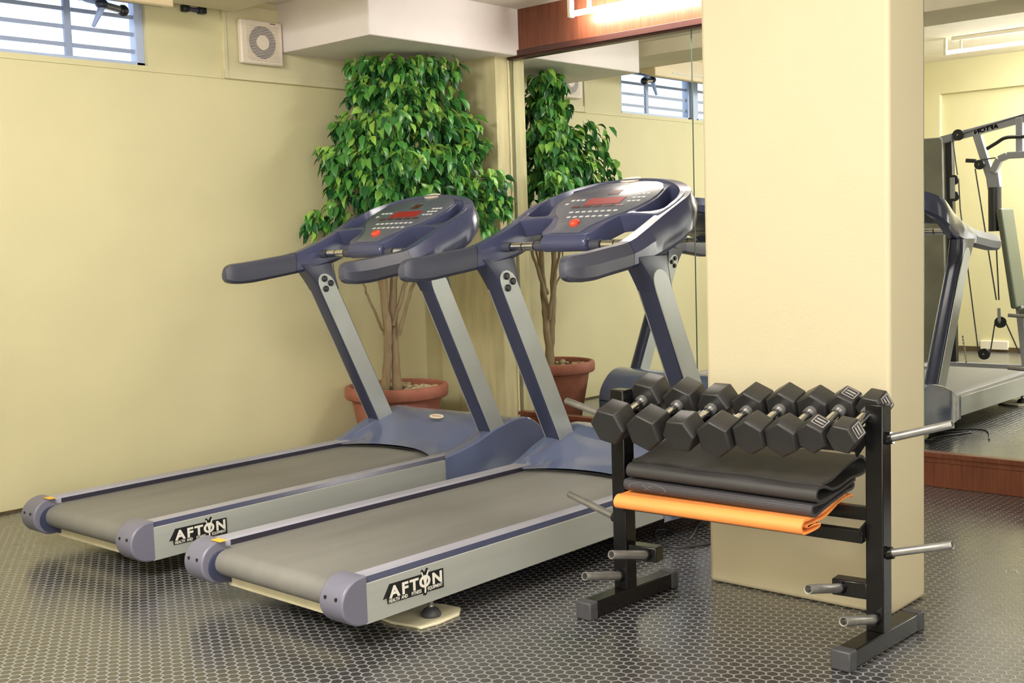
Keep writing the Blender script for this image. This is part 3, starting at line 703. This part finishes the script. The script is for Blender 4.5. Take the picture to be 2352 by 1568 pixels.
# rails and shelf
def rail(name, yo, z, h, dpt, lip=0, rise=0):
    a = sub(LP)+BX*.029+FY*yo+Vector((0,0,z-rise)); b = sub(RP)-BX*.029+FY*yo+Vector((0,0,z+rise))
    m = MB().beam(a, b, dpt, h)
    if lip: m.beam(a-FY*dpt*.48+Vector((0,0,lip*.5)), b-FY*dpt*.48+Vector((0,0,lip*.5)), .005, lip)
    return m.build(name, M['blackgloss'], t, bevel=.002)
rail('dumbbell_rail', -.060, .645, .040, .022)
rail('dumbbell_rail', -.008, .676, .040, .018)
rail('shelf_bar', -.033, .364, .038, .034, rise=-.007)
rail('shelf_bar', .045, .416, .042, .030, rise=-.004)
for P, s in ((LP,1),(RP,-1)):
    c = sub(P)+BX*s*.031
    MB().beam(c-FY*.085+Vector((0,0,.632)), c+FY*.02+Vector((0,0,.690)), .006, .05).build('rail_bracket', M['blackgloss'], t, bevel=.002)
    MB().beam(c-FY*.052+Vector((0,0,.364)), c+FY*.062+Vector((0,0,.406)), .006, .046).build('shelf_bracket', M['blackgloss'], t, bevel=.002)

# dumbbells
specs = [((3.453,-2.610,.660),.069,.098,.12,20),((3.591,-2.597,.651),.068,.098,.12,8),((3.722,-2.585,.650),.062,.092,.12,30),((3.848,-2.572,.649),.066,.094,.12,4),
         ((3.966,-2.560,.664),.060,.088,.12,0),((4.070,-2.547,.664),.060,.084,.12,-2),((4.164,-2.535,.676),.052,.078,.122,3),((4.257,-2.524,.680),.050,.074,.122,22)]
dl = ['largest black hex dumbbell, over the rack post nearest the treadmill','second largest black hex dumbbell, next to the one over the rack post','black hex dumbbell standing on a flat side, third from the treadmill end','black hex dumbbell fourth from the treadmill end of the rack',
      'black hex dumbbell fifth from the treadmill end, with a plain head','black hex dumbbell sixth from the treadmill end, with a brownish handle','small black hex dumbbell with pale worn embossing, second from the far post','smallest black hex dumbbell with framed pale embossing, against the far post']
tilt = math.radians(18.5)
for (c, rad, hl, gl, rot), lb in zip(specs, dl):
    d = thing('dumbbell', lb, 'dumbbell', c, group='hex dumbbells on the rack')
    d.rotation_euler = (tilt, 0, math.radians(-1.5))
    def hexring(y, r): return [(r*math.cos(math.radians(30+60*k+rot)), y, r*math.sin(math.radians(30+60*k+rot))) for k in range(6)]
    for y0, fl in ((0,1),(hl+gl,-1)):
        rings = [hexring(y0,rad*.93), hexring(y0+.007,rad), hexring(y0+hl-.007,rad), hexring(y0+hl,rad*.93)]
        h = MB().loft(rings).build('head', M['hex'], d, bevel=.003)
        if rad < .055:
            k = 0 if rot > 10 else 0
            a = math.radians(60*k+rot); nr = Vector((math.cos(a),0,math.sin(a))) ; 
            a2 = a if a > math.radians(-5) else a+math.radians(60)
            a2 = math.radians(60+rot) if rot < 10 else math.radians(rot)
            a2 = math.radians(rot+60) if rot < 10 else math.radians(rot+0)
            nr = Vector((math.cos(a2),0,math.sin(a2))); tg = Vector((-math.sin(a2),0,math.cos(a2))); ap = rad*math.cos(math.radians(30))+.0006
            ce = nr*ap+Vector((0,y0+hl*.55,0))
            fr = MB()
            def bar(u0,u1,v0,v1):
                fr.add([ce+tg*u+Vector((0,v,0))+nr*h_ for h_ in (0,.001) for u,v in ((u0,v0),(u1,v0),(u1,v1),(u0,v1))], [(4,5,6,7),(0,1,5,4),(1,2,6,5),(2,3,7,6),(3,0,4,7)])
            U, V_ = rad*.40, hl*.30
            for bb in ((-U,U,-V_,-V_+.003),(-U,U,V_-.003,V_),(-U,-U+.003,-V_,V_),(U-.003,U,-V_,V_),(-U*.7,U*.7,-V_*.45,-V_*.2),(-U*.7,U*.7,V_*.15,V_*.45)): bar(*bb)
            fr.build('embossing', M['emboss'], h)
    pr = []
    for k in range(13):
        y = hl-.004+(gl+.008)*k/12; q = abs(k-6)/6
        pr.append((y, .0125+.0035*(1-q*q) if q < .75 else (.0165 if q > .93 else .0145)))
    MB().tube([(0,y,0) for y,_ in pr], [r for _,r in pr], 18).build('handle', M['chrome'], d, smooth=40)
    for y in (hl+.008, hl+gl-.008):
        MB().tube([(0,y-.010,0),(0,y+.010,0)], .0205, 18).build('handle_collar', M['steel'], d, smooth=40)

# folded exercise mats on the shelf
def sheet(name, path, th, x0, x1, m, label, drop=0., n=5, wav=0.):
    P = cat_rom([(a,b,0) for a,b in path], n); ring = []
    L, Rr = [], []
    for i, p in enumerate(P):
        tn = (P[min(i+1,len(P)-1)]-P[max(i-1,0)]).normalized(); nn = Vector((-tn.y,tn.x,0))
        L.append(p+nn*th/2); Rr.append(p-nn*th/2)
    ring = L+Rr[::-1]
    yc = sum(p.x for p in P)/len(P); zc = sum(p.y for p in P)/len(P)
    xs = [x0+(x1-x0)*k/14 for k in range(15)]
    rings = []
    for j, x in enumerate(xs):
        dz = wav*math.sin(j*.9)*.5
        rings.append([(x-(x0+x1)/2, q.x-yc, q.y-zc+dz*(1 if q.y > zc else 0)-drop*(x1-x)/(x1-x0)) for q in ring])
    o = MB().loft(rings).build(name, m, None, smooth=45)
    o.location = ((x0+x1)/2, yc, zc); tag(o, label, 'mat', 'folded exercise mats'); return o
orange = sheet('exercise_mat', [(-2.262,.455),(-2.30,.452),(-2.40,.430),(-2.50,.423),(-2.535,.424),(-2.553,.408),(-2.546,.388),(-2.52,.384),(-2.455,.386),(-2.435,.393),(-2.46,.400),(-2.52,.402),(-2.46,.409),(-2.40,.413),(-2.30,.441),(-2.23,.446),(-2.212,.440)], .008, 3.436, 4.145, M['orange'], 'bright orange exercise mat folded at the bottom of the pile on the rack shelf', drop=.010)
dark = sheet('exercise_mat', [(-2.223,.487),(-2.232,.472),(-2.294,.466),(-2.407,.447),(-2.462,.434),(-2.491,.431),(-2.506,.445),(-2.500,.462),(-2.46,.463),(-2.40,.466),(-2.30,.482)], .009, 3.446, 4.155, M['ribbed'], 'charcoal folded mat with a pressed oval emblem, between the orange and the black mat')
blackm = sheet('exercise_mat', [(-2.240,.503),(-2.30,.492),(-2.351,.483),(-2.443,.476),(-2.482,.476),(-2.501,.488),(-2.498,.508),(-2.478,.518),(-2.44,.514),(-2.40,.500),(-2.347,.500),(-2.27,.512),(-2.20,.512),(-2.168,.520),(-2.163,.545),(-2.19,.568),(-2.225,.570),(-2.292,.560),(-2.361,.541),(-2.41,.530),(-2.468,.526)], .009, 3.455, 4.168, M['mat_black'], 'large black mat folded over on top of the pile under the dumbbells', wav=.004)
# oval emblem pressed into the charcoal mat
em = MB()
from mathutils.bvhtree import BVHTree
bv = BVHTree.FromPolygons([v.co+dark.location for v in dark.data.vertices], [tuple(p.vertices) for p in dark.data.polygons])
def emb(u, v):                                             # u along the mat, v up its rounded front fold
    hit = bv.ray_cast(Vector((3.545+u, -3, .4465+v)), Vector((0,1,0)))[0]
    y = hit.y if hit else -2.505
    return Vector((3.545+u-3.8025, y-.0012, .4465+v))
for k in range(32):
    a0, a1 = 2*PI*k/32, 2*PI*(k+1)/32
    em.add([emb(r*.078*math.cos(a), r*.0175*math.sin(a)) for a in (a0,a1) for r in (1,.94)], [(0,1,3,2)])
for s in (-1,1):
    for q in range(6):
        u0, u1 = -.018+q*.006, -.018+(q+1)*.006
        em.add([emb(u0, s*u0*.6-.0014),emb(u1, s*u1*.6-.0014),emb(u1, s*u1*.6+.0014),emb(u0, s*u0*.6+.0014)], [(0,1,2,3)])
eo = em.build('pressed_emblem', M['emblem'], dark)
eo.location = (-dark.location.x+3.8025, -dark.location.y, -dark.location.z)

# ------------------------------------------------------------------ multi-gym (seen in the mirror)
GY = -4.95
t = thing('multi_gym', 'grey multi-gym weight machine with cables and pulleys, seen in the mirror', 'weight machine', (1.9,GY,0))
gx = lambda x: x-1.9
def fb(name, pts, w, m=M['gymgrey'], y0=-.03, y1=.03):      # flat polyline bar in the machine's plane
    b = MB()
    for a, c in zip(pts[:-1], pts[1:]): b.beam((gx(a[0]),(y0+y1)/2,a[1]), (gx(c[0]),(y0+y1)/2,c[1]), y1-y0, w)
    return b.build(name, m, t, bevel=.005)
def wheel(name, x, z, r, y=.05):
    p = MB().tube([(gx(x),y-.012,z),(gx(x),y-.004,z),(gx(x),y+.004,z),(gx(x),y+.012,z)], [r,r*.88,r*.88,r], 24).build(name, M['black'], t, smooth=40)
    MB().tube([(gx(x),y+.010,z),(gx(x),y+.020,z)], .010, 10).build('bolt', M['chrome'], p)
MB().prism([(gx(1.376),0.01),(gx(1.630),0.01),(gx(1.592),2.075),(gx(1.575),2.105),(gx(1.376),2.105)], 1, -.16, .06).build('stack_shroud', M['gympanel'], t, bevel=.008)
fb('guide_upright', [(1.672,.03),(1.628,2.07)], .055, M['black'], -.07, .0)
fb('top_beam', [(1.56,2.078),(2.30,2.214),(2.95,2.33)], .070)
fb('strut', [(1.885,2.11),(2.045,1.60)], .068)
fb('hanger_post', [(2.257,2.22),(2.262,1.90)], .058, y0=-.025, y1=.035)
fb('press_yoke', [(2.02,1.80),(2.045,1.62)], .11, y0=-.036, y1=.037)
fb('press_arm', [(2.045,1.76),(2.10,1.87),(2.17,1.898),(2.60,1.89)], .058, y0=.02, y1=.08)
MB().tube(cat_rom([(gx(2.008),.10,1.966),(gx(2.09),.10,2.01),(gx(2.17),.10,2.05),(gx(2.30),.10,2.048),(gx(2.6),.10,2.04)],4), .016, 10).build('pull_bar', M['black'], t, smooth=50)
wheel('pulley', 1.735, 2.112, .050); wheel('pulley', 1.929, 1.834, .043, .06); wheel('pulley', 1.700, 1.712, .045, .06); wheel('pulley', 1.704, 1.565, .045, .06)
wheel('pulley', 2.118, .432, .050, .06); wheel('pulley', 1.977, .142, .050, .06)
fb('pulley_plate', [(1.694,1.735),(1.697,1.545)], .045, y0=.075, y1=.083)
fb('cable_clamp', [(1.815,1.878),(1.90,1.868)], .035, M['black'], .05,.09)
fb('pulley_yoke', [(2.110,.56),(2.116,.44)], .030, y0=.075, y1=.085)
fb('pulley_yoke', [(1.977,.14),(1.977,.05)], .035, y0=.075, y1=.085)
MB().tube([(gx(2.052),.03,1.628),(gx(2.058),.03,1.24)], .056, 20).build('foam_roller', M['black'], t, smooth=40)
MB().beam((gx(2.128),0,1.44),(gx(2.262),0,.56),.30,.055,up=(1,0,.15)).build('back_pad', M['pad'], t, bevel=.02, seg=3)
fb('seat_post', [(2.11,1.40),(2.265,.54),(2.32,.05)], .055, y0=-.03, y1=.03)
MB().box(gx(2.30),gx(2.75),-.15,.15,.50,.57).build('seat_pad', M['pad'], t, bevel=.02, seg=3)
fb('rear_post', [(2.8,.03),(2.8,2.3)], .06)
MB().box(gx(1.40),gx(3.1),-.035,.035,.0,.052).build('base_beam', M['gymgrey'], t, bevel=.004)
MB().box(gx(1.42),gx(1.49),-.30,.30,.0,.05).build('base_foot', M['gymgrey'], t, bevel=.004)
MB().box(gx(3.03),gx(3.10),-.35,.35,.0,.05).build('base_foot', M['gymgrey'], t, bevel=.004)
for P in ([(1.688,2.10),(1.735,1.755)],[(1.785,2.12),(2.95,2.385)],[(1.892,1.80),(1.938,1.52),(2.082,.63)],[(2.075,1.20),(2.105,.63)],[(1.745,1.70),(1.76,1.45),(1.847,.77),(1.927,.15)],[(2.070,.42),(2.030,.15)],[(2.170,.42),(2.285,.16)],[(1.945,1.876),(2.07,1.885)]):
    MB().tube([(gx(a),.062,b) for a,b in P], .006, 6).build('cable', M['cable'], t)
ch = MB()
for k in range(9): ch.ell((gx(1.780+.004*k),.05,.29-.028*k), .010,.006,.017,6,4)
ch.build('chain', M['chain'], t, smooth=60)
me = text_mesh('AFTON', .05, lambda x,y,z: Vector((gx(1.975)-(x), .0318, 2.128-.19*(x)+y)), bold=.002, sx=1.25)
ld = link('lettering', me, M['wood_dark'], t)
bx = MB().box(-.14,.14,0,.03,-.045,.045)
tag(bx.build('wall_socket', M['lampw'], bevel=.006), 'white socket box low on the wall behind the multi-gym, seen in the mirror', 'socket').location = (1.52,-6.44,.07)

# ------------------------------------------------------------------ light
W = bpy.data.worlds.new('daylight'); SC.world = W; W.use_nodes = True
bg = W.node_tree.nodes['Background']; bg.inputs[0].default_value = (.82,.90,1,1); bg.inputs[1].default_value = .9
def area(name, loc, rot, sx, sy, e, c=(1,.95,.86)):
    l = bpy.data.lights.new(name, 'AREA'); l.shape = 'RECTANGLE'; l.size = sx; l.size_y = sy; l.energy = e; l.color = c
    o = bpy.data.objects.new(name, l); COL.objects.link(o); o.location = loc; o.rotation_euler = rot; return o
area('ceiling_fill_main', (3.1,-5.7,2.9), (math.radians(20),math.radians(20),0), 1.5, 1.2, 255, (1,.97,.93))  # added fill lamp out of view, tilted toward the yellow wall and treadmills
area('ceiling_fill_right', (5.2,-3.4,2.93), (0,0,0), 1.6, 1.6, 34, (1,.97,.93))  # unseen fill added overhead, to the right of the column
area('front_fill', (6.35,-6.33,1.05), (math.radians(88),0,math.radians(18)), 1.3, 1.3, 80, (1,.97,.93))  # added low fill behind the camera, lifts the lower part of the column
area('side_fill', (7.05,-3.6,1.75), (0,math.radians(88),0), 1.8, 3.2, 62, (1,.98,.95))  # added fill by the unseen right wall, brightens faces turned that way

# ------------------------------------------------------------------ camera
yaw, pitch, roll = 0.7369, 0.0870, -0.0320
d = Vector((-math.sin(yaw)*math.cos(pitch), math.cos(yaw)*math.cos(pitch), -math.sin(pitch)))
r0 = Vector((math.cos(yaw), math.sin(yaw), 0)); u0 = r0.cross(d)
r1 = r0*math.cos(roll)+u0*math.sin(roll); u1 = -r0*math.sin(roll)+u0*math.cos(roll)
cam = bpy.data.cameras.new('camera'); co = bpy.data.objects.new('camera', cam); COL.objects.link(co)
mt = Matrix((r1, u1, -d)).transposed().to_4x4(); mt.translation = (5.8293,-5.6855,1.3); co.matrix_world = mt
cam.sensor_width = 36; cam.lens = 2672.3/2352*36; cam.clip_start = .05
SC.camera = co
SC.view_settings.view_transform = 'Standard'; SC.view_settings.look = 'None'; SC.view_settings.exposure = .07
SC.cycles.max_bounces = 10; SC.cycles.diffuse_bounces = 5; SC.cycles.glossy_bounces = 6; SC.cycles.transparent_max_bounces = 12
SC.cycles.use_denoising = True; SC.cycles.sample_clamp_indirect = 6
